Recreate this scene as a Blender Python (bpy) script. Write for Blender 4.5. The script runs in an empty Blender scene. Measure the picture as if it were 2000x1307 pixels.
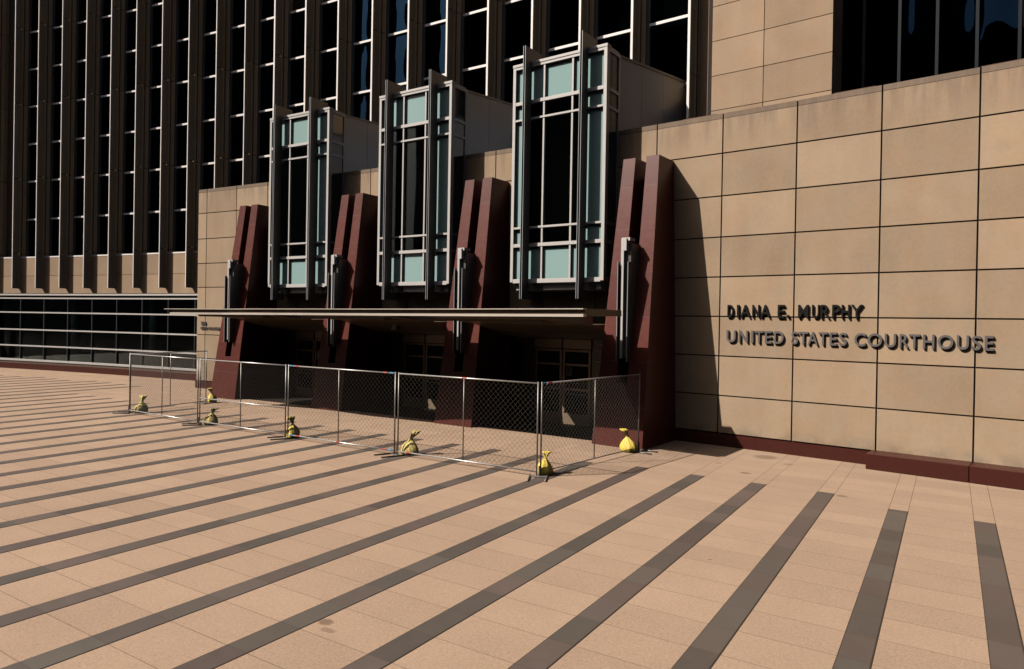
import bpy, math, random
from mathutils import Matrix, Vector, noise
random.seed(7)
SC = bpy.context.scene
# ---------------------------------------------------------------- camera
cam_d = bpy.data.cameras.new('camera'); cam = bpy.data.objects.new('camera', cam_d)
SC.collection.objects.link(cam)
Rv = Vector((0.84418189, 0.53578095, 0.01719633)); Uv = Vector((-0.01709588, -0.00515427, 0.99984057))
Fv = Vector((-0.53578417, 0.84434128, -0.0048085))
cam.matrix_world = Matrix(((Rv.x, Uv.x, -Fv.x, 0), (Rv.y, Uv.y, -Fv.y, 0), (Rv.z, Uv.z, -Fv.z, 3.05), (0, 0, 0, 1)))
cam_d.sensor_width = 36; cam_d.lens = 1353.32366 / 2000 * 36; cam_d.shift_y = -18.93 / 2000
cam_d.clip_start = 0.1; cam_d.clip_end = 2000
SC.camera = cam
# ---------------------------------------------------------------- light
SUN_EL = 43.5; SUN_AZ = 43.4            # the light travels towards +X +Y
W = bpy.data.worlds.new('World'); SC.world = W; W.use_nodes = True
wn = W.node_tree.nodes; sky = wn.new('ShaderNodeTexSky'); sky.sky_type = 'NISHITA'; sky.sun_disc = False; sky.air_density = .7; sky.dust_density = 6; sky.ozone_density = .3
sky.sun_elevation = math.radians(SUN_EL); sky.sun_rotation = math.radians(180 + SUN_AZ)
W.node_tree.links.new(sky.outputs[0], wn['Background'].inputs[0]); wn['Background'].inputs[1].default_value = 0.05
sd = bpy.data.lights.new('sun', 'SUN'); sun = bpy.data.objects.new('sun', sd); SC.collection.objects.link(sun)
sd.energy = 5.0; sd.angle = math.radians(0.5); sd.color = (1.0, 0.92, 0.84)
el, az = math.radians(SUN_EL), math.radians(SUN_AZ)
sdir = Vector((math.sin(az) * math.cos(el), math.cos(az) * math.cos(el), -math.sin(el)))
sun.rotation_euler = sdir.to_track_quat('-Z', 'Y').to_euler(); sun.location = (-30, -30, 40)
SC.view_settings.view_transform = 'Standard'; SC.view_settings.look = 'None'
SC.view_settings.exposure = 0.30; SC.view_settings.gamma = 1.0
SC.render.engine = 'CYCLES'; SC.cycles.max_bounces = 8; SC.cycles.diffuse_bounces = 0; SC.cycles.transparent_max_bounces = 24
# ---------------------------------------------------------------- facade frame: a concave arc
CX, CY, R = -16.494758, -112.220549, 130.368717
def XY(s, o):                      # s along the facade, o metres in front of its stone face
    a = s / R
    return CX + (R - o) * math.sin(a), CY + (R - o) * math.cos(a)
def P(s, o, z):
    x, y = XY(s, o); return (x, y, z)
class MB:
    def __init__(self): self.v = []; self.f = []; self.mi = []; self.m = 0
    def poly(self, pts):
        n = len(self.v); self.v += [tuple(p) for p in pts]; self.f.append(tuple(range(n, n + len(pts)))); self.mi.append(self.m)
    def hexa(self, b):             # 8 points: 4 bottom ccw from above, 4 top
        n = len(self.v); self.v += [tuple(p) for p in b]
        for q in ((0, 3, 2, 1), (4, 5, 6, 7), (0, 1, 5, 4), (1, 2, 6, 5), (2, 3, 7, 6), (3, 0, 4, 7)):
            self.f.append(tuple(n + i for i in q)); self.mi.append(self.m)
    def box(self, x0, x1, y0, y1, z0, z1):
        self.hexa([(x0, y0, z0), (x1, y0, z0), (x1, y1, z0), (x0, y1, z0), (x0, y0, z1), (x1, y0, z1), (x1, y1, z1), (x0, y1, z1)])
    def lo(self, x0, x1, o0, o1, z0, z1):   # local frame: front is -y
        self.box(x0, x1, -o1, -o0, z0, z1)
    def arc(self, s0, s1, o0, o1, z0, z1, step=1.8):
        n = max(1, int(math.ceil((s1 - s0) / step))); base = len(self.v)
        for i in range(n + 1):
            s = s0 + (s1 - s0) * i / n
            self.v += [P(s, o1, z0), P(s, o0, z0), P(s, o0, z1), P(s, o1, z1)]
        for i in range(n):
            a = base + 4 * i; b = a + 4
            for q in ((a, b, b + 3, a + 3), (a + 1, a + 2, b + 2, b + 1), (a + 3, b + 3, b + 2, a + 2), (a, a + 1, b + 1, b)):
                self.f.append(q); self.mi.append(self.m)
        a = base; self.f.append((a, a + 3, a + 2, a + 1)); self.mi.append(self.m)
        a = base + 4 * n; self.f.append((a, a + 1, a + 2, a + 3)); self.mi.append(self.m)
    def arcv(self, s0, s1, o0, o1, z0, z1, step=.6):
        fo0, fo1, fz0, fz1 = [(f if callable(f) else (lambda s, f=f: f)) for f in (o0, o1, z0, z1)]
        n = max(1, int(math.ceil((s1 - s0) / step))); base = len(self.v)
        for i in range(n + 1):
            s = s0 + (s1 - s0) * i / n
            self.v += [P(s, fo1(s), fz0(s)), P(s, fo0(s), fz0(s)), P(s, fo0(s), fz1(s)), P(s, fo1(s), fz1(s))]
        for i in range(n):
            a = base + 4 * i; b = a + 4
            for q in ((a, b, b + 3, a + 3), (a + 1, a + 2, b + 2, b + 1), (a + 3, b + 3, b + 2, a + 2), (a, a + 1, b + 1, b)):
                self.f.append(q); self.mi.append(self.m)
        a = base; self.f.append((a, a + 3, a + 2, a + 1)); self.mi.append(self.m)
        a = base + 4 * n; self.f.append((a, a + 1, a + 2, a + 3)); self.mi.append(self.m)
    def tube(self, a, b, r, n=8):
        a = Vector(a); b = Vector(b); d = (b - a).normalized()
        u = d.cross(Vector((0, 0, 1)));
        if u.length < 1e-3: u = d.cross(Vector((1, 0, 0)))
        u.normalize(); w = d.cross(u); base = len(self.v)
        for c in (a, b):
            for i in range(n):
                t = 2 * math.pi * i / n; self.v.append(tuple(c + u * r * math.cos(t) + w * r * math.sin(t)))
        for i in range(n):
            j = (i + 1) % n; self.f.append((base + i, base + j, base + n + j, base + n + i)); self.mi.append(self.m)
        if n > 3:
            self.f.append(tuple(base + i for i in range(n))[::-1]); self.mi.append(self.m)
            self.f.append(tuple(base + n + i for i in range(n))); self.mi.append(self.m)
    def build(self, name, mats, parent=None, smooth=False, bevel=0):
        me = bpy.data.meshes.new(name); me.from_pydata(self.v, [], self.f)
        if not isinstance(mats, (list, tuple)): mats = [mats]
        for m in mats: me.materials.append(m)
        for i, pl in enumerate(me.polygons):
            pl.material_index = self.mi[i]; pl.use_smooth = smooth
        me.validate()
        import bmesh
        bm = bmesh.new(); bm.from_mesh(me); bmesh.ops.recalc_face_normals(bm, faces=bm.faces); bm.to_mesh(me); bm.free()
        o = bpy.data.objects.new(name, me); SC.collection.objects.link(o)
        if parent: o.parent = parent
        if bevel:
            b = o.modifiers.new('bevel', 'BEVEL'); b.width = bevel; b.segments = 1; b.limit_method = 'ANGLE'
        return o
def empty(name, s=None, loc=(0, 0, 0), rz=0):
    o = bpy.data.objects.new(name, None); SC.collection.objects.link(o)
    if s is not None: x, y = XY(s, 0); o.location = (x, y, 0); o.rotation_euler.z = -s / R
    else: o.location = loc; o.rotation_euler.z = rz
    return o
def tag(o, label=None, cat=None, group=None, kind=None):
    if label: o['label'] = label
    if cat: o['category'] = cat
    if group: o['group'] = group
    if kind: o['kind'] = kind
    return o
def place(o, s):
    x, y = XY(s, 0); o.location = (x, y, 0); o.rotation_euler.z = -s / R
def copy_tree(o, parent=None):
    c = o.copy(); SC.collection.objects.link(c); c.parent = parent
    for ch in list(o.children): copy_tree(ch, c)
    return c
# ---------------------------------------------------------------- materials
class NT:
    def __init__(self, name):
        self.mat = bpy.data.materials.new(name); self.mat.use_nodes = True
        self.t = self.mat.node_tree; self.n = self.t.nodes; self.b = self.n['Principled BSDF']
        self.tc = self.n.new('ShaderNodeTexCoord')
    def val(self, x, sock):
        if isinstance(x, (int, float)): sock.default_value = x
        elif isinstance(x, tuple): sock.default_value = (x + (1,))[:4] if len(sock.default_value) == 4 else x[:3]
        else: self.t.links.new(x, sock)
    def math(self, op, a, b=0.0, c=0.0):
        m = self.n.new('ShaderNodeMath'); m.operation = op
        for i, v in enumerate((a, b, c)): self.val(v, m.inputs[i])
        return m.outputs[0]
    def noise(self, scale, detail=3, vec=None, rough=0.5, stretch=None):
        v = vec or self.tc.outputs['Object']
        if stretch:
            mp = self.n.new('ShaderNodeMapping'); self.t.links.new(v, mp.inputs[0]); mp.inputs['Scale'].default_value = stretch; v = mp.outputs[0]
        k = self.n.new('ShaderNodeTexNoise'); self.t.links.new(v, k.inputs['Vector'])
        k.inputs['Scale'].default_value = scale; k.inputs['Detail'].default_value = detail; k.inputs['Roughness'].default_value = rough
        return k.outputs['Fac']
    def ramp(self, fac, a, b):
        m = self.n.new('ShaderNodeMapRange'); self.val(fac, m.inputs[0]); m.inputs[1].default_value = a; m.inputs[2].default_value = b
        return m.outputs[0]
    def mix(self, fac, a, b, mode='MIX'):
        m = self.n.new('ShaderNodeMix'); m.data_type = 'RGBA'; m.blend_type = mode
        self.val(fac, m.inputs[0]); self.val(a, m.inputs[6]); self.val(b, m.inputs[7]); return m.outputs[2]
    def scale(self, col, f):       # colour times scalar
        m = self.n.new('ShaderNodeVectorMath'); m.operation = 'SCALE'; self.val(col, m.inputs[0]); self.val(f, m.inputs[3]); return m.outputs[0]
    def xyz(self, v=None):
        s = self.n.new('ShaderNodeSeparateXYZ'); self.t.links.new(v or self.tc.outputs['Object'], s.inputs[0]); return s.outputs
    def comb(self, x, y, z=0.0):
        c = self.n.new('ShaderNodeCombineXYZ'); self.val(x, c.inputs[0]); self.val(y, c.inputs[1]); self.val(z, c.inputs[2]); return c.outputs[0]
    def white(self, v):
        w = self.n.new('ShaderNodeTexWhiteNoise'); self.t.links.new(v, w.inputs['Vector']); return w.outputs['Value']
    def island(self):
        g = self.n.new('ShaderNodeNewGeometry'); return g.outputs['Random Per Island']
    def bump(self, h, strength=0.3, dist=0.01):
        b = self.n.new('ShaderNodeBump'); self.val(h, b.inputs['Height']); b.inputs['Strength'].default_value = strength
        b.inputs['Distance'].default_value = dist; self.t.links.new(b.outputs[0], self.b.inputs['Normal']); return b
    def set(self, col=None, rough=None, metal=None, spec=None):
        if col is not None: self.val(col, self.b.inputs['Base Color'])
        if rough is not None: self.val(rough, self.b.inputs['Roughness'])
        if metal is not None: self.b.inputs['Metallic'].default_value = metal
        if spec is not None: self.b.inputs['Specular IOR Level'].default_value = spec
        return self.mat
def add(t, a, b): return t.math('ADD', a, b)
def m_stone(name, base, coping=False, dirt=True):
    t = NT(name)
    cloud = t.noise(0.9, 5); fine = t.noise(14, 6, rough=.65); grain = t.noise(120, 2); isl = t.island()
    vst = t.noise(2.2, 5, stretch=(1, 1, .22)); f = add(t, add(t, t.math('MULTIPLY', isl, .24), t.math('MULTIPLY', cloud, .32)), add(t, t.math('MULTIPLY', fine, .26), add(t, t.math('MULTIPLY', grain, .18), add(t, t.math('MULTIPLY', vst, .24), .39))))
    warm = t.mix(t.ramp(t.noise(1.7, 4), .42, .62), base, (base[0] * 1.01, base[1] * .965, base[2] * .92))
    col = t.scale(warm, f)
    if dirt:
        z = t.xyz()[2]
        st = t.noise(5, 4, stretch=(1, 1, .12))
        top = t.math('MULTIPLY', t.ramp(z, 7.45, 8.4), t.ramp(st, .42, .62))
        col = t.mix(t.math('MULTIPLY', top, .5), col, (.13, .095, .072))
        cp = t.math('MULTIPLY', t.math('GREATER_THAN', z, 8.27), t.math('LESS_THAN', z, 8.45))
        col = t.mix(t.math('MULTIPLY', cp, add(t, .5, t.math('MULTIPLY', t.noise(9, 4, stretch=(1, 1, .1)), .7))), col, (.17, .125, .09))
        low = t.math('MULTIPLY', t.ramp(t.math('MULTIPLY', z, -1.0), -.62, -.3), t.ramp(t.noise(3, 4), .4, .62))
        col = t.mix(t.math('MULTIPLY', low, .55), col, (.13, .10, .075))
        sp = t.noise(1.1, 3); blot = t.ramp(sp, .66, .72)
        col = t.mix(t.math('MULTIPLY', blot, .10), col, (.15, .12, .10))
    t.bump(add(t, t.math('MULTIPLY', fine, .5), grain), .25, .004)
    return t.set(col, .82, spec=.3)
STONE_C = (.345, .252, .168)
M = {}
M['stone'] = m_stone('sandstone panels', STONE_C)
M['stone_tower'] = m_stone('sandstone fins', (.33, .235, .155), dirt=False)
def m_plain(name, col, rough=.6, metal=0, var=.25, sc=6, spec=.5, bump=0):
    t = NT(name); n = t.noise(sc, 4); f = add(t, 1 - var / 2, t.math('MULTIPLY', n, var))
    if bump: t.bump(t.noise(sc * 8, 3), bump, .004)
    return t.set(t.scale(col, f), add(t, rough - .06, t.math('MULTIPLY', t.noise(sc * 2.3, 3), .12)), metal, spec)
M['joint'] = m_plain('dark joint', (.018, .011, .008), .9)
def m_granite(k=1.0):
    t = NT('red granite'); z = t.xyz()[2]
    g = t.noise(75, 4, rough=.8); g2 = t.noise(9, 4)
    zz = t.math('MULTIPLY', add(t, z, .14), 1 / 1.12); fr = t.math('FRACT', zz)
    row = t.white(t.comb(t.math('FLOOR', zz), 3.0)); line = t.math('LESS_THAN', fr, .014)
    f = add(t, add(t, .55, t.math('MULTIPLY', row, .3)), add(t, t.math('MULTIPLY', g, .45), t.math('MULTIPLY', g2, .2)))
    col = t.scale((.080 * k, .0185 * k, .0125 * k), f); col = t.mix(t.ramp(g, .60, .72), col, (.15, .075, .062))
    col = t.mix(t.math('MULTIPLY', line, .55), col, (.12, .08, .075))
    return t.set(col, add(t, .30, t.math('MULTIPLY', g2, .22)), spec=.28)
M['granite'] = m_granite(1.12); M['plinth'] = m_granite(.72)
def m_alu(name, col=(.50, .475, .45), rough=.42, metal=.0):
    return m_plain(name, col, rough, metal, .16, 3)
M['white'] = m_alu('pale painted aluminium')
M['bright'] = m_alu('bright aluminium trim', (.85, .80, .76), .35)
M['grey'] = m_plain('grey metal panel', (.33, .335, .345), .42, .1, .25, 1.2)
M['frame'] = m_plain('dark grey frame', (.09, .095, .105), .4, .2)
M['bronze'] = m_plain('dark bronze metal', (.045, .036, .030), .36, .7, .3, 2)
M['brass'] = m_plain('warm canopy metal', (.085, .060, .038), .32, .4, .2, 1.5)
M['brassl'] = m_plain('light canopy edge metal', (.74, .65, .56), .18, .3, .15, 1.5)
M['soffit'] = m_plain('brown soffit panels', (.16, .12, .085), .38, .2, .3, 1)
M['teal'] = m_plain('frosted teal glass', (.275, .41, .40), .12, 0, .08, .8, .6)
M['black'] = m_plain('black rubber', (.015, .014, .013), .6)
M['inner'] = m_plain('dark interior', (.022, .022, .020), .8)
M['column'] = m_plain('pale interior column', (.55, .62, .58), .6)
M['steel'] = m_plain('galvanised steel', (.20, .19, .175), .42, .5, .5, 18)
M['steelb'] = m_plain('bright rail steel', (.46, .44, .42), .34, .5, .3, 12)
M['wire'] = m_plain('galvanised wire', (.22, .21, .19), .4, .8, .4, 30)
M['yellow'] = m_plain('yellow woven plastic', (.76, .56, .10), .6, 0, .5, 22, .4, .6)
M['yellow2'] = m_plain('faded yellow woven plastic', (.66, .53, .17), .65, 0, .6, 18, .4, .6)
M['paper'] = m_plain('white paper', (.6, .56, .52), .8, 0, .05)
M['ink'] = m_plain('grey ink', (.10, .10, .11), .8)
M['blue'] = m_plain('blue tape', (.03, .18, .34), .5)
M['red'] = m_plain('red tape', (.35, .03, .03), .5)
M['let_dark'] = m_plain('black sign metal', (.007, .0065, .006), .5, 0, .2, 5, .2)
M['let_grey'] = m_plain('grey sign metal', (.125, .115, .112), .42, .15, .25, 5)
M['blind'] = m_plain('pale window blind', (.60, .58, .42), .8)
M['opp'] = m_plain('dark masonry', (.13, .12, .12), .9)
M['opp2'] = m_plain('dark glazing', (.012, .016, .022), .3)
def m_glass(name, tint, ior, wav=0.0, wsc=.5, rough=.015, gcol=(.85, .92, 1)):
    t = NT(name); t.n.remove(t.b)
    tr = t.n.new('ShaderNodeBsdfTransparent'); tr.inputs[0].default_value = tint + (1,)
    gl = t.n.new('ShaderNodeBsdfGlossy'); gl.inputs['Roughness'].default_value = rough; gl.inputs[0].default_value = gcol + (1,)
    fr = t.n.new('ShaderNodeFresnel'); fr.inputs[0].default_value = ior
    mx = t.n.new('ShaderNodeMixShader'); t.t.links.new(fr.outputs[0], mx.inputs[0]); t.t.links.new(tr.outputs[0], mx.inputs[1]); t.t.links.new(gl.outputs[0], mx.inputs[2])
    if wav:
        b = t.n.new('ShaderNodeBump'); b.inputs['Strength'].default_value = 1; b.inputs['Distance'].default_value = wav
        t.t.links.new(t.noise(wsc, 1, stretch=(1.3, 1.3, .45)), b.inputs['Height']); t.t.links.new(b.outputs[0], gl.inputs['Normal'])
    t.t.links.new(mx.outputs[0], t.n['Material Output'].inputs[0]); return t.mat
M['glass'] = m_glass('tower window glass', (.12, .14, .14), 1.75, .07, .6, gcol=(.10, .26, .52))
M['glass_s'] = m_glass('storefront glass', (.68, .74, .70), 1.2, .01, .5)
M['glass_d'] = m_glass('dark bay glass', (.60, .64, .59), 1.3, .01, .4)
M['doorglass'] = m_plain('dark door glass', (.006, .007, .007), .5, 0, .1, 2, .06)
M['stone_fin'] = m_stone('sandstone fin with painted bounce', (.80, .55, .31), dirt=False)  # base colour lifted and warmed in place of light bounced off the plaza
M['entry'] = m_plain('dark entrance paving with painted shade', (.018, .014, .011), .8, 0, .3, 6, .1)  # near-black: dark granite with the canopy's shade put into the colour
M['liner'] = m_plain('interior liner', (.115, .125, .105), .8, 0, .9, .8)
M['coffer'] = m_plain('tan soffit coffer', (.42, .33, .24), .5)
M['lampgrey'] = m_plain('brushed grey metal', (.12, .112, .105), .42, .25, .3, 2)
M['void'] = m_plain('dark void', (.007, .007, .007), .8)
# paving
LX0, PITCH, SW = .346, 1.19541, .2908
JY0, JP = 3.42, .606
def slab_nodes(t):
    x, y, z = t.xyz()
    u = t.math('DIVIDE', t.math('SUBTRACT', x, LX0), PITCH); col = t.math('FLOOR', u); fu = t.math('MULTIPLY', t.math('FRACT', u), PITCH)
    v = t.math('DIVIDE', t.math('SUBTRACT', y, JY0), JP); row = t.math('FLOOR', v); fv = t.math('MULTIPLY', t.math('FRACT', v), JP)
    return x, y, col, fu, row, fv
def m_paving():
    t = NT('tan aggregate paving'); x, y, col, fu, row, fv = slab_nodes(t)
    instrip = t.math('LESS_THAN', fu, SW)
    cell = t.white(t.comb(add(t, col, t.math('MULTIPLY', instrip, .5)), row, 1.0))
    agg = t.noise(34, 5, rough=.8); agg2 = t.noise(24, 3); cloud = t.noise(.33, 4); cl2 = t.noise(1.6, 5)
    f = add(t, add(t, .20, t.math('MULTIPLY', cell, .13)), add(t, t.math('MULTIPLY', agg, .92), add(t, t.math('MULTIPLY', agg2, .12), add(t, t.math('MULTIPLY', cloud, .26), t.math('MULTIPLY', cl2, .18)))))
    c = t.scale((.350, .242, .166), f)
    vor = t.n.new('ShaderNodeTexVoronoi'); t.t.links.new(t.tc.outputs['Object'], vor.inputs['Vector']); vor.inputs['Scale'].default_value = 95
    c = t.mix(t.math('MULTIPLY', t.ramp(vor.outputs['Color'], .72, .95), .35), c, (.50, .40, .32))
    c = t.mix(t.math('MULTIPLY', t.ramp(vor.outputs['Color'], .26, .08), .35), c, (.13, .085, .06))
    # cross joints (soft) and long joints (dark)
    jt = t.math('MULTIPLY', t.math('LESS_THAN', fv, .012), add(t, .22, t.math('MULTIPLY', t.noise(.8, 2), .75)))
    c = t.mix(jt, c, (.13, .088, .06))
    e1 = t.math('LESS_THAN', fu, .009); e2 = t.math('LESS_THAN', t.math('ABSOLUTE', t.math('SUBTRACT', fu, SW)), .0045)
    c = t.mix(t.math('MULTIPLY', t.math('MAXIMUM', e1, e2), .8), c, (.08, .053, .036))
    # stains
    for (sx, sy, rx, ry, a) in ((-3.6, 16.76, .30, .30, .55), (-3.0, 16.2, .12, .14, .4), (-3.55, 14.7, .13, .11, .6), (-4.3, 15.4, .09, .09, .45), (-1.62, 13.78, .11, .09, .6), (-5.26, 4.89, .10, .075, .75), (-5.10, 4.77, .11, .05, .5), (-5.3, 16.6, .16, .13, .55), (-17.2, 13.1, .25, .2, .3), (-15.0, 13.0, .3, .15, .3), (-2.6, 9.0, .03, .03, .6)):
        dx = t.math('DIVIDE', t.math('SUBTRACT', x, sx), rx); dy = t.math('DIVIDE', t.math('SUBTRACT', y, sy), ry)
        d = t.math('SQRT', add(t, t.math('MULTIPLY', dx, dx), t.math('MULTIPLY', dy, dy)))
        d = add(t, d, t.math('MULTIPLY', agg2, .6))
        c = t.mix(t.math('MULTIPLY', t.ramp(t.math('MULTIPLY', d, -1.0), -1.35, -.95), a), c, (.13, .085, .055))
    # small gum spots
    v2 = t.n.new('ShaderNodeTexVoronoi'); t.t.links.new(t.tc.outputs['Object'], v2.inputs['Vector']); v2.inputs['Scale'].default_value = .85
    sel = t.math('GREATER_THAN', t.white(v2.outputs['Position']), .35)
    c = t.mix(t.math('MULTIPLY', t.math('MULTIPLY', t.math('LESS_THAN', v2.outputs['Distance'], .012), sel), .8), c, (.06, .035, .025))
    t.bump(agg, .5, .004)
    return t.set(c, .9, spec=.2)
def m_strip():
    t = NT('dark slate strips'); x, y, col, fu, row, fv = slab_nodes(t)
    cell = t.white(t.comb(col, row, 7.0)); cell2 = t.white(t.comb(col, row, 9.0))
    cl = t.noise(.5, 4); st = t.noise(5, 6, rough=.7); sc = t.noise(22, 4, stretch=(1, .3, 1))
    f = add(t, add(t, .46, t.math('MULTIPLY', cell, .36)), add(t, t.math('MULTIPLY', cl, .36), add(t, t.math('MULTIPLY', st, .36), t.math('MULTIPLY', sc, .12))))
    c = t.mix(cell2, (.094, .067, .056), (.079, .067, .054)); c = t.scale(c, f)
    c = t.mix(t.math('MULTIPLY', t.math('LESS_THAN', fv, .008), .7), c, (.05, .035, .028))
    ed = t.math('MAXIMUM', t.math('LESS_THAN', fu, .008), t.math('GREATER_THAN', fu, SW - .013))
    c = t.mix(t.math('MULTIPLY', ed, .85), c, (.028, .018, .010))
    t.bump(add(t, st, sc), .3, .004)
    return t.set(c, add(t, .50, t.math('MULTIPLY', st, .25)), spec=.45)
M['paving'] = m_paving(); M['strip'] = m_strip()
# ---------------------------------------------------------------- ground
g = MB(); g.poly([(-300, -300, 0), (300, -300, 0), (300, 300, 0), (-300, 300, 0)])
tag(g.build('ground', M['paving']), kind='structure')
g = MB(); zs = .004
for i in range(-14, 48):
    x0 = LX0 - PITCH * i; x1 = x0 + SW
    if i <= 1: ye = 13.28
    elif i <= 4: ye = 13.88
    elif i == 5: ye = 13.93
    elif i <= 19: ye = 13.73
    elif i <= 24: ye = 13.50
    elif i <= 28: ye = 16.6
    elif i <= 31: ye = 16.0
    else: ye = 15.5 - (i - 32) * .3
    g.box(x0, x1, -60, ye, -.02, zs)
tag(g.build('paving_strips', M['strip']), kind='structure')
m = MB(); m.arc(-7.3, 10.4, -.5, 1.58, -.02, .005); tag(m.build('entrance_paving_painted_shade', M['entry']), kind='structure')  # dark granite plus painted shade, carried over tan paving to the canopy's shadow line
# ---------------------------------------------------------------- courthouse
C = empty('courthouse', loc=(XY(1.6, 0)[0], XY(1.6, 0)[1], 0))
tag(C, 'tan sandstone courthouse with curved facade, tall finned tower, three glass bays and red granite pillars', 'building')
C_off = Matrix.Translation(C.location).inverted()
def cpart(mb, name, mats, parent=None, **k):     # world coordinate mesh put under the courthouse
    o = mb.build(name, mats, None, **k); o.parent = parent or C; o.matrix_parent_inverse = C_off
    return o
def clocal(name, s, parent=None):                # helper for local-frame parts: returns settings
    x, y = XY(s, 0); return Matrix.Translation((x, y, 0)) @ Matrix.Rotation(-s / R, 4, 'Z')
def lpart(mb, name, mats, s, **k):
    o = mb.build(name, mats, None, **k); o.parent = C; o.matrix_parent_inverse = C_off
    o.matrix_basis = clocal(name, s); return o
PC = [9.72, 4.34, -1.08, -6.50]                  # pillar centres
# stone slab wall
joints_s = [11.54 + 1.805 * k for k in range(-13, 9)]
rows = [.32, 1.27, 2.27, 3.27, 4.27, 5.28, 6.32, 7.40, 8.28, 8.41]
w = MB(); back = MB(); G_ = .017
lims = sorted([s for s in joints_s if -10.65 < s < 25] + [-10.65, 25.9])
for a, b in zip(lims[:-1], lims[1:]):
    for z0, z1 in zip(rows[:-1], rows[1:]):
        segs = [(a, b)]
        if z1 <= 3.3:                            # open under the canopy between the outer pillars
            segs = []
            if a < PC[3]: segs.append((a, min(b, PC[3])))
            if b > PC[0]: segs.append((max(a, PC[0]), b))
        for sa, sb in segs:
            gz = .004 if z0 > 8.2 else G_
            gz0 = .004 if z0 > 8.2 else G_
            gz1 = .004 if abs(z1 - 8.28) < .01 else (0 if z1 > 8.4 else G_)
            w.arc(sa + G_, sb - G_, -.10, 0, z0 + gz0, z1 - gz1)
back.arc(-10.64, 25.88, -.35, -.035, 3.28, 8.40); back.arc(-10.64, PC[3], -.35, -.035, .0, 3.28); back.arc(PC[0], 25.88, -.35, -.035, 0, 3.28)
back.arc(-10.64, 25.88, -2.2, -.36, 8.30, 8.38)
cpart(w, 'stone_wall', M['stone']); cpart(back, 'wall_core', M['joint'])
e = MB(); e.arc(-10.655, -10.45, -2.6, -.11, 0, 8.40); cpart(e, 'wall_return', M['stone_tower'])
# plinths
for a_, b_ in ((-10.66, PC[3]), (PC[0], 15.06)):
    pl = MB(); pl.arc(a_, b_, -.05, .03, 0, .30); cpart(pl, 'plinth', M['plinth'])
pl = MB(); n0 = 15.07
ss = [15.07] + [s for s in joints_s if s > 15.3] + [25.9]
for a, b in zip(ss[:-1], ss[1:]): pl.arc(a + .003, b - .003, -.03, .56, 0, .34)
cpart(pl, 'plinth', M['plinth'], bevel=.012)
# rusty flashing on the coping
for s0, s1 in ((10.45, 11.35), (14.15, 15.0), (16.95, 17.9)):
    f = MB(); f.arc(s0, s1, -.5, -.02, 8.413, 8.43); cpart(f, 'flashing', m_plain('rusty flashing', (.10, .045, .025), .8))
# pillars
def pillar():
    m = MB(); H = 7.36; zb = 1.55
    def wd(z): return .70 + (.51 - .70) * z / H
    def of(z): return 1.98 + (.90 - 1.98) * z / H
    m.hexa([(-wd(0), -of(0), 0), (wd(0), -of(0), 0), (wd(0), .05, 0), (-wd(0), .05, 0),
            (-wd(zb), -of(zb), zb), (wd(zb), -of(zb), zb), (wd(zb), .05, zb), (-wd(zb), .05, zb)])
    for sg in (-1, 1):
        def q(z, zt):
            xi = .155 * sg; xo = wd(z) * sg
            a, b = (xi, xo) if sg > 0 else (xo, xi)
            return [(a, -of(z), zt), (b, -of(z), zt), (b, .05, zt), (a, .05, zt)]
        lo_ = q(zb, zb); hi = q(H, H)
        # top slopes down a little to the back
        hi = [hi[0], hi[1], (hi[2][0], hi[2][1], H - .0), (hi[3][0], hi[3][1], H - .0)]
        m.hexa(lo_ + hi)
    m.box(-.16, .16, -.35, .04, zb, 6.9)
    return m
p0 = None
for k, s in enumerate(PC):
    if p0 is None: o = p0 = lpart(pillar(), 'pillar', M['granite'], s, bevel=.006)
    else: o = p0.copy(); SC.collection.objects.link(o); o.parent = C; o.matrix_parent_inverse = C_off; o.matrix_basis = clocal('', s)
# wall lamps: tall stacks of metal blades in the pillar gaps
def wall_lamp():
    r = empty('wall_lamp')
    m = MB(); m.lo(-.05, .13, .3, 1.66, 2.2, 4.86); m.build('lamp_body', M['lampgrey'], r)
    m = MB(); m.lo(.02, .16, .4, 1.62, 3.2, 5.05); m.build('back_blade', M['lampgrey'], r)
    m = MB(); m.lo(-.10, .05, 1.45, 1.76, 4.86, 5.17); m.lo(-.10, -.02, 1.665, 1.76, 2.18, 4.86); m.build('diffuser', M['white'], r, bevel=.004)
    m = MB(); m.lo(-.10, .12, 1.43, 1.72, 5.11, 5.19); m.build('cap', M['white'], r)
    for x in (-.15, .13):
        m = MB(); m.lo(x, x + .012, 1.2, 1.82, 2.10, 4.58); m.build('side_blade', M['lampgrey'], r)
        m2 = MB(); m2.lo(x - .002, x + .014, 1.82, 1.835, 2.10, 4.58); m2.build('blade_edge', M['grey'], bpy.data.objects[r.children[-1].name])
    return r
WL = wall_lamp(); lamps = [WL] + [copy_tree(WL) for _ in range(3)]
for o, s, lb in zip(lamps, PC, ('in the rightmost red pillar, beside the open stone wall', 'in the second red pillar from the right',
                                'in the third red pillar from the right, between two bays', 'in the leftmost red pillar, nearest the address lettering')):
    place(o, s + .02); tag(o, 'stepped metal blade wall lamp ' + lb, 'wall lamp', 'blade lamps on the entrance pillars')
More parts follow.
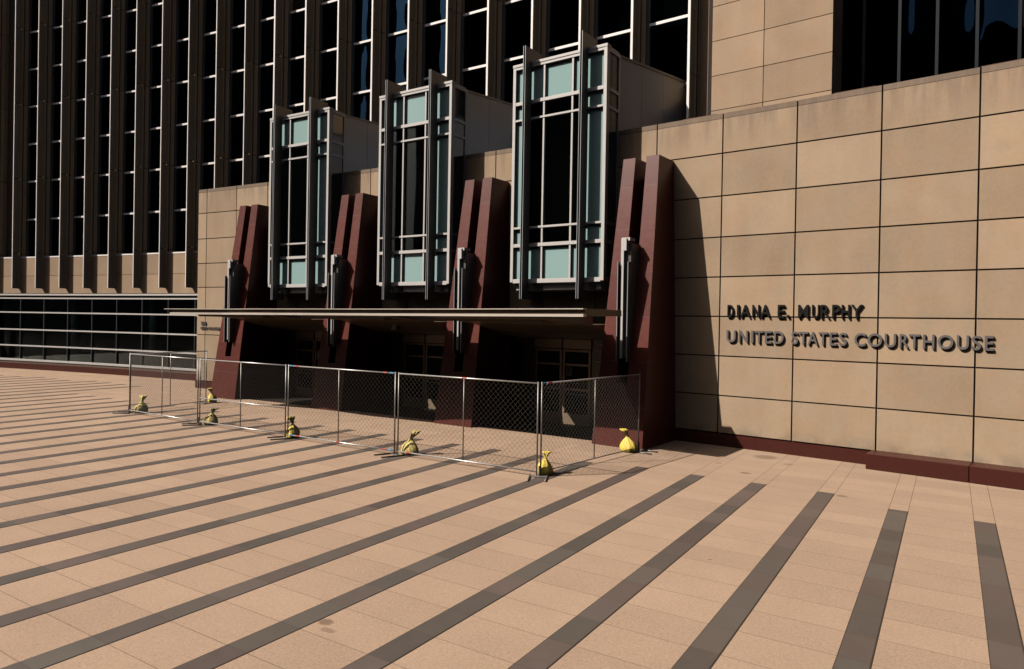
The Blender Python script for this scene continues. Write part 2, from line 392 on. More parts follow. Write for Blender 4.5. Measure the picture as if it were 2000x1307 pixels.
# bay windows
def bay(s):
    par = []
    m = MB()
    for x in (-1.55, 1.45): m.lo(x, x + .10, .66, .82, 4.20, 10.53)
    for x in (-.50, .44): m.lo(x, x + .06, .70, .80, 4.26, 10.47)
    for z, h in ((10.42, .11), (9.37, .10), (8.90, .06), (5.75, .06), (5.22, .10), (4.17, .12)):
        m.lo(-1.452, 1.452, .69, .815, z, z + h)
    m.lo(-1.56, 1.56, .62, .83, 10.50, 10.58)
    fr = lpart(m, 'bay_window', M['white'], s, bevel=.004)
    def sub(mb, name, mat, **k):
        o = mb.build(name, mat, fr, **k); return o
    m = MB()
    rowsz = [(4.29, 5.22), (5.32, 5.75), (5.81, 8.90), (8.96, 9.37), (9.47, 10.42)]
    def cell(x0, x1, z0, z1, name, mat):
        q = MB(); q.lo(x0, x1, .70, .72, z0, z1); sub(q, name, mat)
    for j, (z0, z1) in enumerate(rowsz):
        cell(-1.45, -.50, z0, z1, 'side_panel', M['teal']) if j in (0, 4) else (cell(-1.45, -1.03, z0, z1, 'side_panel', M['teal']), cell(-1.03, -.50, z0, z1, 'window_pane', M['glass_d']))
        cell(-.44, .44, z0, z1, 'centre_panel' if j in (0, 4) else 'window_pane', M['teal'] if j in (0, 4) else M['glass_d'])
        cell(.50, 1.45, z0, z1, 'side_panel', M['teal']) if j in (0, 4) else (cell(.50, .93, z0, z1, 'window_pane', M['glass_d']), cell(.93, 1.45, z0, z1, 'side_panel', M['teal']))
    # side returns
    m = MB()
    for sg in (-1, 1):
        x = 1.53 * sg
        m.lo(min(x, x - .06 * sg), max(x, x - .06 * sg), -.02, .08, 4.2, 10.5)
        for z, h in ((10.42, .14), (9.36, .10), (8.89, .08), (5.74, .08), (5.21, .10), (4.17, .13)):
            m.lo(min(x, x - .05 * sg), max(x, x - .05 * sg), .08, .66, z, z + h)
    sub(m, 'side_frame', M['grey'])
    m = MB()
    for sg in (-1, 1):
        x = 1.50 * sg; m.lo(min(x, x - .02 * sg), max(x, x - .02 * sg), .08, .66, 4.3, 10.42)
    sub(m, 'side_glass', m_gd)
    m = MB(); m.lo(-1.5, 1.5, -.05, .66, 4.10, 4.17); sub(m, 'bay_floor', M['frame']); m = MB(); m.lo(-1.5, 1.5, -3.4, .62, 10.46, 10.52); sub(m, 'bay_roof', M['frame'])
    m = MB(); m.lo(-1.47, 1.47, 0, .60, 3.96, 4.10); sub(m, 'lower_band', M['frame'])
    for x0, x1 in ((-1.42, -1.02), (-.48, .62), (1.25, 1.40)):
        m = MB(); m.lo(x0, x1, .60, .66, 3.98, 4.11); sub(m, 'band_plate', M['white'])
    m = MB(); m.lo(-1.38, 1.38, .3, .34, 4.2, 10.4); sub(m, 'dark_liner', M['liner'])
    m = MB(); m.lo(-1.35, 1.35, .1, .16, 8.3, 8.36); sub(m, 'blind_rail', M['frame'])
    # metal side walls above the stone parapet, splaying out to the tower
    seg = [(0.0, -.06), (.93, -.98), (1.9, -1.95), (2.75, -3.0)]
    for sg in (-1, 1):
        m = MB()
        pts = [(.02, 0), (-.95, 0), (-1.92, 0), (-3.3, 0)]
        pr = [.02, -.95, -1.92, -3.3]
        for a, b in zip(pr[:-1], pr[1:]):
            xa = 1.50 + .25 * (.02 - a); xb = 1.50 + .25 * (.02 - b); ga = a - .006; gb = b + .006
            A = [(xa * sg, -ga), (xb * sg, -gb), ((xb - .06) * sg, -gb), ((xa - .06) * sg, -ga)]
            m.hexa([(x, y, 8.36) for x, y in A] + [(x, y, 10.46) for x, y in A])
        sub(m, 'side_wall', M['grey'])
        m = MB(); xa, xb = 1.52, 1.52 + .25 * 3.32
        A = [(xa * sg, -.02), (xb * sg, 3.3), ((xb - .12) * sg, 3.3), ((xa - .12) * sg, -.02)]
        m.hexa([(x, y, 10.461) for x, y in A] + [(x, y, 10.53) for x, y in A]); sub(m, 'wall_cap', M['frame'])
    for x in (-.93, .93):
        m = MB()
        for d in (-.035, .03):
            m.lo(x + d, x + d + .012, .33, 1.15, 10.61, 10.93); m.lo(x + d, x + d + .012, .835, 1.15, 3.70, 10.61)
            m.lo(x + d, x + d + .012, .60, .835, 3.70, 3.955)
        m.lo(x - .022, x + .029, .80, 1.02, 4.0, 10.60)
        sub(m, 'fin', M['lampgrey'])
        m = MB()
        for d in (-.037, .028): m.lo(x + d, x + d + .016, 1.15, 1.162, 3.70, 10.93)
        sub(m, 'fin_edge', M['grey'])
    return fr
m_gd = m_plain('dark green side glass', (.05, .062, .052), .1, 0, .2)
B0 = bay(7.06)
def copy_part(o, s):
    c = o.copy(); SC.collection.objects.link(c); c.parent = C; c.matrix_parent_inverse = C_off; c.matrix_basis = clocal('', s)
    for ch in o.children:
        d = ch.copy(); SC.collection.objects.link(d); d.parent = c
    return c
copy_part(B0, 1.60); copy_part(B0, -3.92)
# ---------------------------------------------------------------- tower: fins, windows
NP = 1.8455; N0 = 9.70
fin_s = [N0 - NP * k for k in range(0, 24)]
def fin(zb):
    m = MB(); zt = 24
    prof = [(-.12, 2.38), (-.045, 2.38), (-.045, 2.665), (-.07, 2.67), (-.07, 2.70), (-.03, 2.71), (.035, 2.94), (.075, 2.94), (.075, 3.2), (-.18, 3.2), (-.18, 2.72), (-.10, 2.72)]
    # piecewise vertical lengths with thin joints
    zs_ = [zb] + [z for z in [zb + .32 + 1e-6] if False] + [6.35 + 4.18 * k for k in range(5) if 6.35 + 4.18 * k > zb + .5] + [zt]
    for a, b in zip(zs_[:-1], zs_[1:]):
        a += .016; b -= .016
        n = len(m.v); k = len(prof)
        for z in (a, b): m.v += [(x, o, z) for x, o in prof]
        for i in range(k):
            j = (i + 1) % k; m.f.append((n + i, n + j, n + k + j, n + k + i)); m.mi.append(0)
        m.f.append(tuple(n + i for i in range(k))[::-1]); m.mi.append(0)
        m.f.append(tuple(n + k + i for i in range(k))); m.mi.append(0)
    m.m = 1; m.box(-.10, -.060, 2.40, 2.62, zb + .02, zt - .02); m.box(-.10, .0, 2.76, 3.1, zb + .02, zt - .02); m.m = 0
    return m
def nose(zb, w_=.04):
    m = MB(); m.box(-.06 - w_, -.060, 2.33, 2.379, zb, 24); return m
mf_long, mf_short = fin(4.40), fin(8.0)
mn_long, mn_short = nose(4.42, .045), nose(8.0, .075)
FL = FS = None
def win_s(s): return s < -10.3
for s in fin_s:
    long = s < -10
    key = 'L' if long else 'S'
    base = FL if long else FS
    if base is None:
        o = lpart(mf_long if long else mf_short, 'facade_fin', [M['stone_fin'], M['joint']], s)
        n = (mn_long if long else mn_short).build('fin_trim', M['bright'], o)
        if long: FL = o
        else: FS = o
    else: copy_part(base, s)
# window column between fins k+1 (left) and k (right)
def window(z0, z1, first):
    # local x relative to the left fin of the column
    m = MB(); x0, x1 = .11, NP - .18
    m.box(x0, x0 + .15, 3.03, 3.12, z0, z1)
    m.box(x1 - .03, x1, 3.03, 3.12, z0, z1)
    return m
levels = [6.20] + [8.33 + 2.09 * k for k in range(8)]
W0 = None
cnt = 0
for k in range(0, 22):
    s = N0 - NP * (k + 1)
    if s < -10: zlo, ztop = 0, 8
    else: zlo, ztop = 1, (4 if s > -1 else 5)
    if s < -18: ztop = 8
    elif s < -10: ztop = 7
    if s < -27.5: continue
    for L in range(zlo, ztop):
        cnt += 1
        za = levels[L]; 
        if W0 is None:
            m = MB(); hh = 2.09; x0, x1 = .075, NP - .18
            m.box(x0, x0 + .15, 2.96, 3.05, 0, hh); m.box(x1 - .03, x1, 2.96, 3.05, 0, hh); m.box(x0 + .14, x1 - .02, 3.0, 3.05, hh - .03, hh)
            W0 = m.build('window', M['frame'], None)
            m = MB(); m.box(x0 + .15, x1, 2.93, 3.05, hh - .045, hh + .045); m.build('transom', M['bright'], W0)
            m = MB(); m.box(x0 + .15, x1 - .03, 3.03, 3.04, 0.046, hh - .046); m.build('pane', M['glass'], W0)
            W0.parent = C; W0.matrix_parent_inverse = C_off
            W0.matrix_basis = Matrix.Translation((XY(s, 0)[0], XY(s, 0)[1], za)) @ Matrix.Rotation(-s / R, 4, 'Z')
        else:
            c = copy_part(W0, s); mm = c.matrix_basis.copy(); mm.translation.z = za; c.matrix_basis = mm
# dark upper walls beyond the windows, inner wall, roof edge
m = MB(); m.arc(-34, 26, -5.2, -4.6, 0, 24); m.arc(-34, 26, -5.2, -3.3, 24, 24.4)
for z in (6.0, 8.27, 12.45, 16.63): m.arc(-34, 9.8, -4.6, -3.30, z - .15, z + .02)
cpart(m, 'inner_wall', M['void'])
m = MB(); m.arc(-34, -27.6, -3.3, -3.15, 6.2, 24); cpart(m, 'upper_wall', M['inner'])
m = MB()
sB = N0 - NP * 7
m.arc(sB + .75, sB + 1.6, -3.10, -3.08, 15.45, 16.62); cpart(m, 'window_blind', M['blind'])
# spandrel band and storefront of the left wing
COLS = (-29.6, -23.75, -17.85)
sL0, sL1 = -34, -10.66
m = MB()
for k in range(11, 25):
    a, b = N0 - NP * (k + 1), N0 - NP * k
    a = max(a, sL0); b = min(b, sL1)
    if b - a < .1: continue
    for z0, z1 in ((4.16, 5.12), (5.12, 6.12)): m.arc(a + .0, b - .0, -2.95, -2.73, z0 + (.0 if z0 < 5 else .01), z1 - .01)
cpart(m, 'spandrel_band', M['stone_tower'])
m = MB(); m.arc(sL0, sL1, -3.2, -2.76, 4.10, 6.10); cpart(m, 'spandrel_core', M['joint'])
m = MB(); m.arc(sL0, sL1, -3.10, -2.72, 6.12, 6.19); cpart(m, 'sill', M['bright'])
m = MB(); m.arc(sL0, sL1, -2.9, -2.50, 4.03, 4.12); cpart(m, 'storefront_ledge', M['white'])
sf = MB()
for z, h, o in ((3.84, .07, -2.44), (3.06, .07, -2.44), (2.11, .07, -2.44), (1.22, .07, -2.44), (.42, .10, -2.40)): sf.arc(sL0, sL1, -2.62, o, z, z + h)
SF = cpart(sf, 'storefront', M['white'])
m = MB()
for k in range(0, 13):
    s = -12.0 - 1.845 * k
    m = MB(); m.arc(s - .014, s + .014, -2.58, -2.45, .54, 3.84); m.build('mullion', M['frame'], SF)
m = MB(); m.arc(sL0, sL1, -2.53, -2.52, .54, 3.84); m.build('glazing', M['glass_s'], SF)
m = MB(); m.arc(sL0, sL1, -2.9, -2.44, .30, .42); cpart(m, 'sill', M['soffit'])
m = MB(); 
s = sL0
while s < sL1 - .05:
    e2 = min(s + 1.865, sL1); m.arc(s + .004, e2 - .004, -3.0, -2.15, -.02, .30); s += 1.865
cpart(m, 'plinth', M['plinth'])
m = MB(); m.arc(sL0, sL1, -4.6, -2.9, .1, .2); m.arc(sL0, sL1, -4.6, -2.95, 4.0, 4.09); cpart(m, 'lobby_floor', M['void'])
for s in COLS:
    m = MB(); x, y = XY(s, -3.4); m.tube((x, y, .2), (x, y, 4.0), .22, 20); cpart(m, 'lobby_column', M['column'], smooth=True)
# right upper block and recessed glazing above the sign wall
m = MB(); r3 = [8.30, 9.34, 10.36, 11.38, 12.40, 13.42, 14.44, 15.5, 16.5]
for a, b in ((10.20, 11.68), (11.68, 13.46)):
    for z0, z1 in zip(r3[:-1], r3[1:]): m.arc(a + .01, b - .01, -2.72, -2.6, z0 + .01, z1 - .01)
for z0, z1 in zip(r3[:-1], r3[1:]): m.arc(13.34, 13.45, -3.6, -2.73, z0 + .01, z1 - .01)
m.arc(10.06, 10.185, -2.85, -2.66, 8.3, 16.5)
cpart(m, 'upper_stone_block', M['stone_tower'])
m = MB(); m.arc(10.07, 13.44, -4.6, -2.66, 8.29, 16.48); cpart(m, 'block_core', M['joint'])
m = MB(); m.arc(9.72, 10.05, -3.2, -2.85, 8.3, 16.5); cpart(m, 'block_return', M['stone_tower'])
ug = MB()
for k in range(15): s = 13.99 + .835 * k; ug.arc(s - .035, s + .035, -3.75, -3.58, 8.3, 16.5)
UG = cpart(ug, 'clerestory', m_plain('dark blue mullion', (.008, .011, .015), .5, 0, .2, 3, .2))
for k in range(14):
    s = 13.99 + .835 * k; m = MB()
    if k == 0:
        m.arc(13.46, s - .04, -3.72, -3.71, 8.3, 16.5); m.build('pane', M['glass'], UG); m = MB()
    m.arc(s + .036, s + .799, -3.72, -3.71, 8.3, 16.5); m.build('pane', M['glass'], UG)
# ---------------------------------------------------------------- canopy
cs0, cs1 = -5.86, 10.0
CFP = [(-6.2, 4.58), (-5.2, 4.45), (-3.3, 4.22), (-2.2, 4.40), (-1.2, 4.48), (.6, 4.40), (2.3, 4.26), (3.8, 4.18), (5.2, 4.13), (10.1, 4.10)]
def cf(s):
    for (a, u), (b, v) in zip(CFP[:-1], CFP[1:]):
        if s <= b: return u + (v - u) * (max(s, a) - a) / (b - a)
    return CFP[-1][1]
def F_(d): return lambda s: cf(s) + d
def Z_(z): return lambda s: z - .0050 * (10 - s)
m = MB(); m.arcv(cs0, cs1, 2.35, F_(-.12), Z_(3.215), Z_(3.34))
CAN = cpart(m, 'canopy', M['brass'])
m = MB(); m.arcv(cs0 - .25, cs1, F_(-.12), F_(.03), Z_(3.345), Z_(3.366)); m.build('top_lip', M['brassl'], CAN)
m = MB(); m.arcv(cs0, cs1, F_(-.14), F_(-.04), Z_(3.242), Z_(3.344)); m.build('fascia', M['brass'], CAN)
m = MB(); m.arcv(cs0, cs1, F_(-.12), F_(.02), Z_(3.18), Z_(3.240)); m.build('fascia_lip', M['brassl'], CAN)
m = MB(); m.arcv(cs0, cs1, 2.35, F_(-.14), Z_(3.341), Z_(3.36)); m.build('canopy_top', M['brass'], CAN)
edges = [PC[3], PC[2], PC[1], PC[0]]
for a, b in zip(edges[:-1], edges[1:]):
    m = MB()
    a += .72; b -= .72
    n = 4
    for i in range(n):
        sa = a + (b - a) * i / n; sb = a + (b - a) * (i + 1) / n
        for (o0, z0), (o1, z1) in zip([(3.9, 3.14), (2.0, 2.98), (.8, 2.72)], [(2.0, 2.98), (.8, 2.72), (-.3, 2.56)]):
            A = [P(sa + .004, o0, 0), P(sb - .004, o0, 0), P(sb - .004, o1, 0), P(sa + .004, o1, 0)]
            m.hexa([(A[0][0], A[0][1], z0), (A[1][0], A[1][1], z0), (A[2][0], A[2][1], z1), (A[3][0], A[3][1], z1)] +
                   [(A[0][0], A[0][1], z0 + .02), (A[1][0], A[1][1], z0 + .02), (A[2][0], A[2][1], z1 + .3), (A[3][0], A[3][1], z1 + .3)])
    m.build('soffit', M['soffit'], CAN)
for a, b in zip(edges[:-1], edges[1:]):
    q = MB(); c_ = (a + b) / 2
    for i in range(3):
        q.arc(c_ - 2.2 + 1.2 * i + .01, c_ - 2.2 + 1.2 * (i + 1) - .01, 2.7, 3.5, 3.04, 3.17)
    q.build('soffit_coffer', M['coffer'], CAN)
m = MB(); m.arc(1.35, 1.60, 1.3, 1.5, 2.72, 2.80); m.arc(1.38, 1.57, 1.33, 1.47, 2.80, 3.0); tag(cpart(m, 'ceiling_lamp', M['white']), 'small pale box lamp fixed under the canopy')
# ---------------------------------------------------------------- entrance walls and doors
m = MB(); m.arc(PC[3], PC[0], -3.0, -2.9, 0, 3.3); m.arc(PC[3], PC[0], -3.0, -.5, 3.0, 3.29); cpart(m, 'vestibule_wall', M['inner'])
m = MB()
for pc in PC[1:]:
    c = pc + 2.3
    m.arc(pc, c - .99, -.55, -.42, 0, 2.6); m.arc(c + .98, pc + 5.42, -.55, -.42, 0, 2.6)
    m.arc(pc, pc + 5.42, -.55, -.42, 2.6, 3.27)
cpart(m, 'entrance_wall', M['bronze'])
def door(sgn):
    m = MB(); w0, w1 = (-.96, -.02) if sgn < 0 else (.02, .96)
    m.lo(w0, w0 + .07, -.46, -.38, .02, 2.24); m.lo(w1 - .07, w1, -.46, -.38, .02, 2.24)
    m.lo(w0 + .07, w1 - .07, -.46, -.38, .02, .34); m.lo(w0 + .07, w1 - .07, -.46, -.39, 1.76, 1.82)
    m.lo(w0 + .07, w1 - .07, -.46, -.39, 1.02, 1.09); m.lo(w0 + .07, w1 - .07, -.46, -.38, 2.18, 2.24)
    return m
for k, pc in enumerate(PC[1:]):
    c = pc + 2.3
    for sg in (-1, 1):
        d = lpart(door(sg), 'door', m_plain('bronze door frame', (.26, .19, .13), .45, .2) if 'DF' not in M else M['DF'], c)
        M['DF'] = d.data.materials[0]
        q = MB(); w0, w1 = (-.89, -.09) if sg < 0 else (.09, .89)
        q.lo(w0, w1, -.43, -.42, .34, 2.18); q.build('pane', M['doorglass'], d)
        q = MB(); q.tube((w0 + .05, .33, .93), (w1 - .05, .33, .93), .016); q.tube((w0 + .08, .33, .93), (w0 + .08, .40, .93), .012); q.tube((w1 - .08, .33, .93), (w1 - .08, .40, .93), .012)
        q.build('push_bar', M['steel'], d)
    q = MB(); q.lo(-.98, -.03, -.50, -.36, 2.27, 2.54); q.lo(.03, .98, -.50, -.36, 2.27, 2.54); lpart(q, 'transom_panel', M['DF'], c)
# side lights of the right bay
q = MB()
for z in (2.42, 2.22, 1.92): q.lo(.0, .35, -.40, -.36, z, z + .035)
lpart(q, 'shelf_trim', M['DF'], PC[1] + 2.3 + 1.12)
# notices
def notice(s, z, lab):
    r = empty('paper_notice', s)
    q = MB(); q.lo(-.105, .105, -.372, -.366, z, z + .27); q.build('sheet', M['paper'], r)
    q = MB()
    for j in range(4):
        wv = (.05, .03, .07, .05)[j]; q.lo(-wv, wv, -.366, -.364, z + .20 - .045 * j, z + .218 - .045 * j)
    q.build('printing', M['ink'], r)
    tag(r, lab, 'notice', 'paper notices on the entrance doors')
notice(PC[1] + 2.3 + .24, 1.46, 'white paper notice on the right hand glass door by the rightmost pillar')
notice(PC[3] + 2.3 + .24, 1.46, 'white paper notice on the door left of the third pillar from the right')
# ---------------------------------------------------------------- lettering
dg = bpy.context.evaluated_depsgraph_get()
GL = {}
def glyph(ch, off):
    if (ch, off) in GL: return GL[ch, off]
    cu = bpy.data.curves.new('g', 'FONT'); cu.body = ch; cu.size = 1; cu.offset = off; cu.extrude = .5; cu.resolution_u = 4
    ob = bpy.data.objects.new('g', cu); SC.collection.objects.link(ob)
    dgr = bpy.context.evaluated_depsgraph_get(); me = bpy.data.meshes.new_from_object(ob.evaluated_get(dgr))
    vs = [v.co.copy() for v in me.vertices]; fs = [tuple(p.vertices) for p in me.polygons]
    bpy.data.objects.remove(ob); bpy.data.curves.remove(cu); bpy.data.meshes.remove(me)
    xa, xb = min(v.x for v in vs), max(v.x for v in vs); ya, yb = min(v.y for v in vs), max(v.y for v in vs)
    GL[ch, off] = ([((v.x - xa) / (xb - xa), (v.y - ya) / (yb - ya), v.z + .5) for v in vs], fs); return GL[ch, off]
def letter(ch, s0, s1, z0, z1, o0, o1, mat, root, off):
    vs, fs = glyph(ch, off); sc = (s0 + s1) / 2; inv = Matrix.Translation(root.location).inverted()
    m = MB(); m.v = [tuple(inv @ Vector(P(s0 + (s1 - s0) * u, o0 + (o1 - o0) * d, z0 + (z1 - z0) * v))) for u, v, d in vs]
    m.f = fs; m.mi = [0] * len(fs)
    o = m.build('letter', mat, root); return o
def sign(name, text, ext, z0, z1, o0, o1, mat, off, label):
    r = empty(name, loc=(*XY(ext[0][0], 0), z0)); tag(r, label, 'lettering')
    for ch, (a, b) in zip(text.replace(' ', ''), ext):
        letter(ch, a, b, z0 if ch != '.' else z0, z1 if ch != '.' else z0 + .075, o0, o1, mat, r, off)
R1 = [11.76, 11.91, 12.0, 12.05, 12.09, 12.33, 12.38, 12.55, 12.58, 12.81, 12.99, 13.15, 13.2, 13.26, 13.46, 13.69, 13.77, 13.93, 13.96, 14.16, 14.21, 14.38, 14.41, 14.58, 14.6, 14.85]
R2 = [11.75, 11.98, 12.06, 12.28, 12.365, 12.42, 12.45, 12.66, 12.7, 12.86, 12.92, 13.14, 13.32, 13.47, 13.49, 13.69, 13.69, 13.91, 13.93, 14.12, 14.17, 14.32, 14.37, 14.53, 14.69, 14.92, 14.96, 15.25, 15.30, 15.52, 15.59, 15.76, 15.77, 15.97, 16.03, 16.24, 16.30, 16.58, 16.64, 16.85, 16.90, 17.06, 17.12, 17.27]
sign('sign_lettering', 'DIANA E. MURPHY', list(zip(R1[::2], R1[1::2])), 3.245, 3.56, .012, .060, M['let_dark'], .010,
     'black raised capitals of the upper line on the stone wall, starting with D')
sign('sign_lettering', 'UNITED STATES COURTHOUSE', list(zip(R2[::2], R2[1::2])), 2.625, 2.925, .012, .058, M['let_grey'], .012,
     'grey raised capitals of the lower line on the stone wall, starting with U')
def line(text, s0, zz0, h, adv, root):
    s = s0
    for ch in text:
        if ch != ' ':
            wv = adv * (.78 if ch not in 'I1' else .25); letter(ch, s, s + wv, zz0, zz0 + h, .02, .05, M['let_grey'], root, .02)
        s += adv if ch != ' ' else adv * .6
r = empty('address_lettering', loc=(*XY(-10.4, 0), 2.5)); tag(r, 'small dark address numerals and lettering beside the leftmost red pillar', 'lettering')
line('300', -10.35, 2.68, .15, .115, r); line('SOUTH 4TH STREET', -10.36, 2.50, .10, .085, r)
# ---------------------------------------------------------------- fence
FX = [(-21.53, 11.80), (-17.80, 11.72), (-14.14, 11.74), (-10.48, 11.75), (-6.80, 11.80)]
def fence_panel(length, mid=False, tapes=()):
    r = empty('wire_fence'); H0, H1 = .10, 1.84; L = length
    def part(name, a, b, rad, mat):
        q = MB(); q.tube(a, b, rad, 8); return q.build(name, mat, r, smooth=True)
    e_ = .05
    tr = part('top_rail', (e_, 0, H1), (L - e_, 0, H1), .016, M['steelb']); br = part('bottom_rail', (e_, 0, H0), (L - e_, 0, H0), .016, M['steelb'])
    part('end_post', (e_, 0, .02), (e_, 0, H1 + .03), .017, M['steel']); part('end_post', (L - e_, 0, .02), (L - e_, 0, H1 + .03), .017, M['steel'])
    part('middle_post', (L / 2, 0, H0), (L / 2, 0, H1), .013, M['steel'])
    if mid: part('middle_rail', (e_, .0, .76), (L - e_, 0, .76), .016, M['steelb'])
    q = MB(); P_ = .118; x0, x1, z0, z1 = e_ + .02, L - e_ - .02, H0 + .02, H1 - .02
    k = -int((z1 - z0) / P_) - 1
    while True:
        xs = x0 + k * P_
        if xs > x1: break
        for sg in (1, -1):
            # line x = xs + t, z from z0 (or z1) with unit slope 1.0
            t0 = max(0, x0 - xs); t1 = min(z1 - z0, x1 - xs)
            if t1 - t0 > .02:
                za = z0 + t0 if sg > 0 else z1 - t0; zb_ = z0 + t1 if sg > 0 else z1 - t1
                q.tube((xs + t0, .012 + .003 * sg, za), (xs + t1, .012 + .003 * sg, zb_), .0023, 3)
        k += 1
    q.build('chain_link_mesh', M['wire'], r)
    for (u, mt, where) in tapes:
        q = MB(); q.tube((u - .06, 0, H1 if where else H0), (u + .06, 0, H1 if where else H0), .0205, 8); q.build('tape', M[mt], tr if where else br)
    return r
def setline(o, a, b):
    o.location = (a[0], a[1], 0); o.rotation_euler.z = math.atan2(b[1] - a[1], b[0] - a[0])
def dist(a, b): return math.hypot(a[0] - b[0], a[1] - b[1])
labs = ['leftmost front panel of the wire fence, nearest the storefront glazing', 'second front fence panel from the left, the one with a low horizontal middle rail',
        'front fence panel with blue and red tape marks near both ends of its top rail', 'rightmost and nearest front panel of the wire fence, ending at the corner post']
for i in range(4):
    tp = ()
    if i == 2: tp = ((.16, 'blue', 1), (.36, 'red', 1), (3.30, 'red', 1), (3.5, 'blue', 1), (.2, 'blue', 0), (.42, 'red', 0), (1.83, 'red', 0), (3.3, 'red', 0), (3.48, 'blue', 0))
    if i == 3: tp = ((.35, 'red', 0), (1.85, 'red', 1))
    o = fence_panel(dist(FX[i], FX[i + 1]), i == 1, tp); setline(o, FX[i], FX[i + 1]); tag(o, labs[i], 'fence panel', 'temporary wire fence panels')
FR = (-6.25, 15.62); FLf = (-21.88, 14.72)
o = fence_panel(dist(FX[4], FR), False, ((.12, 'blue', 1), (.3, 'red', 1))); setline(o, FX[4], FR); tag(o, 'right side fence panel running back from the corner post to the rightmost red pillar', 'fence panel', 'temporary wire fence panels')
o = fence_panel(dist(FX[0], FLf)); setline(o, FX[0], FLf); tag(o, 'left side fence panel running back towards the leftmost red pillar', 'fence panel', 'temporary wire fence panels')
def foot(x, y, rz, mat, lab):
    r = empty('fence_stand', loc=(x, y, 0), rz=rz)
    q = MB(); q.box(-.16, .16, -.045, .045, .012, .022); q.build('plate', M['steelb'], r)
    for sx in (-.17, .17):
        q = MB(); q.tube((sx, .10, .02), (sx - .06, -.42, .02), .017, 8); q.build('foot_bar', mat, r, smooth=True)
    q = MB(); q.tube((0, 0, .02), (0, 0, .22), .014, 8); q.build('pin', M['steel'], r)
    tag(r, lab, 'fence foot', 'feet under the wire fence')
foot(FX[0][0], FX[0][1], -.9, M['black'], 'dark fence foot at the far left corner of the wire fence')
foot(FX[1][0], FX[1][1], -.55, M['black'], 'dark fence foot under the first joint of the front row, from the left')
foot(FX[2][0], FX[2][1], -.45, M['black'], 'dark fence foot under the middle joint of the front row')
foot(FX[3][0], FX[3][1], -.35, M['black'], 'dark fence foot under the third joint of the front row, from the left')
foot(FX[4][0], FX[4][1], .55, M['steel'], 'silver fence foot under the nearest corner post')
foot(FR[0], FR[1], 1.5, M['steel'], 'silver fence foot beside the rightmost red pillar')
foot(FLf[0], FLf[1], -1.2, M['steel'], 'silver fence foot beside the leftmost red pillar')
def sandbag(x, y, lean, mat, lab, sc=1., seed=0, flare=.06, droop=0):
    sc *= 1.04
    r = empty('sandbag', loc=(x, y, 0), rz=seed * 1.3); rnd = random.Random(seed)
    def surf(prof, n, amp, wr):
        m = MB(); ph = rnd.random() * 6
        for (rad, z, off) in prof:
            for i in range(n):
                a = 2 * math.pi * i / n
                hz = min(1.6, .25 + z * 4.2); w_ = 1 + amp * hz * (math.sin(wr * a + ph + 2 * z) * .6 + .4 * math.sin(2 * wr * a + ph * 2)) + amp * noise.noise(Vector((math.cos(a) * 1.6 + seed * 3, math.sin(a) * 1.6, z * 5))) * 2.6
                m.v.append(((rad * w_ * math.cos(a) * 1.08 + off * math.cos(lean)) * sc, (rad * w_ * math.sin(a) * .86 + off * math.sin(lean)) * sc, z * sc))
        for j in range(len(prof) - 1):
            for i in range(n):
                k = (i + 1) % n; m.f.append((j * n + i, j * n + k, (j + 1) * n + k, (j + 1) * n + i)); m.mi.append(0)
        m.f.append(tuple(range(n))[::-1]); m.mi.append(0)
        return m
    b = surf([(.05, .004, 0), (.15, .006, 0), (.180, .03, 0), (.188, .075, 0), (.180, .12, .0), (.160, .17, .0), (.132, .215, .006), (.098, .255, .014), (.062, .29, .022), (.034, .325, .03)], 48, .07, 8)
    b.build('bag_body', mat, r, smooth=True)
    q = surf([(.030, .318, .03), (.024, .335, .034), (.034, .36, .045), (.045, .40, .07 - droop * .0), (.052 + flare * .3, .45 - droop * .3, .10), (.06 + flare * .4, .50 - droop, .135), (.045, .49 - droop, .13), (.02, .44 - droop, .10)], 36, .16, 5)
    q.build('bag_neck', mat, r, smooth=True)
    q = MB(); q.tube((.031 * sc * math.cos(lean), .031 * sc * math.sin(lean), .322 * sc), (.035 * sc * math.cos(lean), .035 * sc * math.sin(lean), .338 * sc), .033 * sc, 12); q.build('tie', M['yellow2'], r)
    tag(r, lab, 'sandbag', 'yellow sandbags weighting the fence')
sandbag(-21.36, 12.10, .8, M['yellow2'], 'dull tan yellow sandbag at the far left front corner of the fence', 1.0, 1)
sandbag(-22.05, 15.02, 2.6, M['yellow'], 'small bright yellow sandbag at the foot of the leftmost red pillar', 1.0, 2)
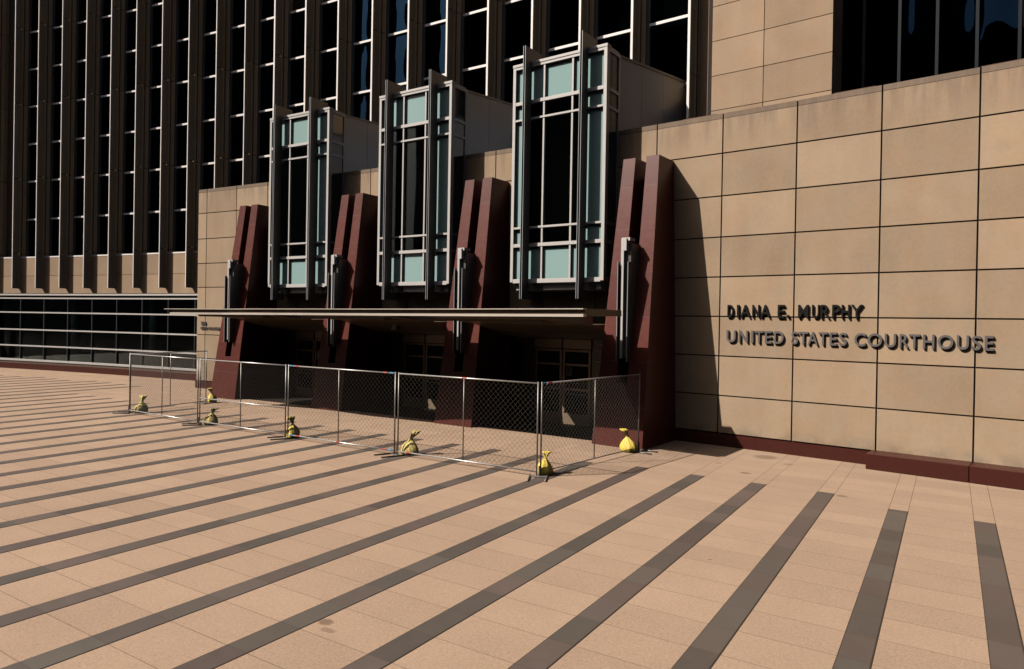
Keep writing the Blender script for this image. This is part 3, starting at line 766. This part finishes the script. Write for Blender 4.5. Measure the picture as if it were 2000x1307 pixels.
sandbag(-17.62, 11.98, 2.8, M['yellow2'], 'low slumped yellow sandbag behind the first joint of the front fence row', .95, 3, .08, .04)
sandbag(-14.12, 11.92, .1, M['yellow'], 'yellow sandbag with long twisted neck behind the middle joint of the fence', 1.05, 4)
sandbag(-10.32, 12.02, .6, M['yellow2'], 'sandbag with dark knotted neck behind the third fence joint from the left', 1.02, 5)
sandbag(-6.82, 12.06, .2, M['yellow'], 'pale yellow sandbag behind the nearest corner post of the fence', .95, 6, .07, .05)
sandbag(-6.44, 15.42, 1.2, M['yellow'], 'bright yellow sandbag with wide upright neck against the rightmost red pillar', 1.05, 7)
# ---------------------------------------------------------------- buildings across the plaza (behind the camera, mirrored in the glass)
def opp(x, y, w_, d_, h, rz, lab):
    r = empty('office_building', loc=(x, y, 0), rz=rz)
    m = MB(); m.box(-w_ / 2, w_ / 2, -d_ / 2, d_ / 2, 0, h); m.build('wall', M['opp'], r)
    m = MB(); z = 5
    while z < h - 3:
        m.box(-w_ / 2 + 1, w_ / 2 - 1, d_ / 2, d_ / 2 + .06, z, z + 1.6); z += 3.6
    m.build('window_band', M['opp2'], r)
    m = MB(); m.box(-w_ / 4, w_ / 4, -d_ / 4, d_ / 4, h, h + 3); m.build('roof_plant', M['opp'], r)
    tag(r, lab, 'building')
opp(-62, -74, 52, 20, 70, 0, 'dark office block across the plaza to the south-west, seen only mirrored')
opp(-36, -86, 16, 20, 68, 0, 'narrow dark office tower straight across the plaza, seen only mirrored')
opp(-19, -88, 17, 20, 44, 0, 'low dark office block between two taller towers, seen only mirrored')
opp(0, -86, 18, 20, 64, 0, 'square dark office tower right across the plaza, seen only mirrored')
opp(26, -74, 34, 20, 66, .25, 'tall dark office tower across the plaza behind the viewer, seen only mirrored')
opp(68, -42, 30, 34, 60, 1.0, 'dark office tower across the plaza to the right, seen only mirrored')
opp(-124, -48, 40, 50, 72, 0, 'long dark office block closing the left side of the plaza, seen only mirrored')
opp(80, 8, 30, 40, 50, 1.5, 'dark block closing the right side of the plaza, seen only mirrored')
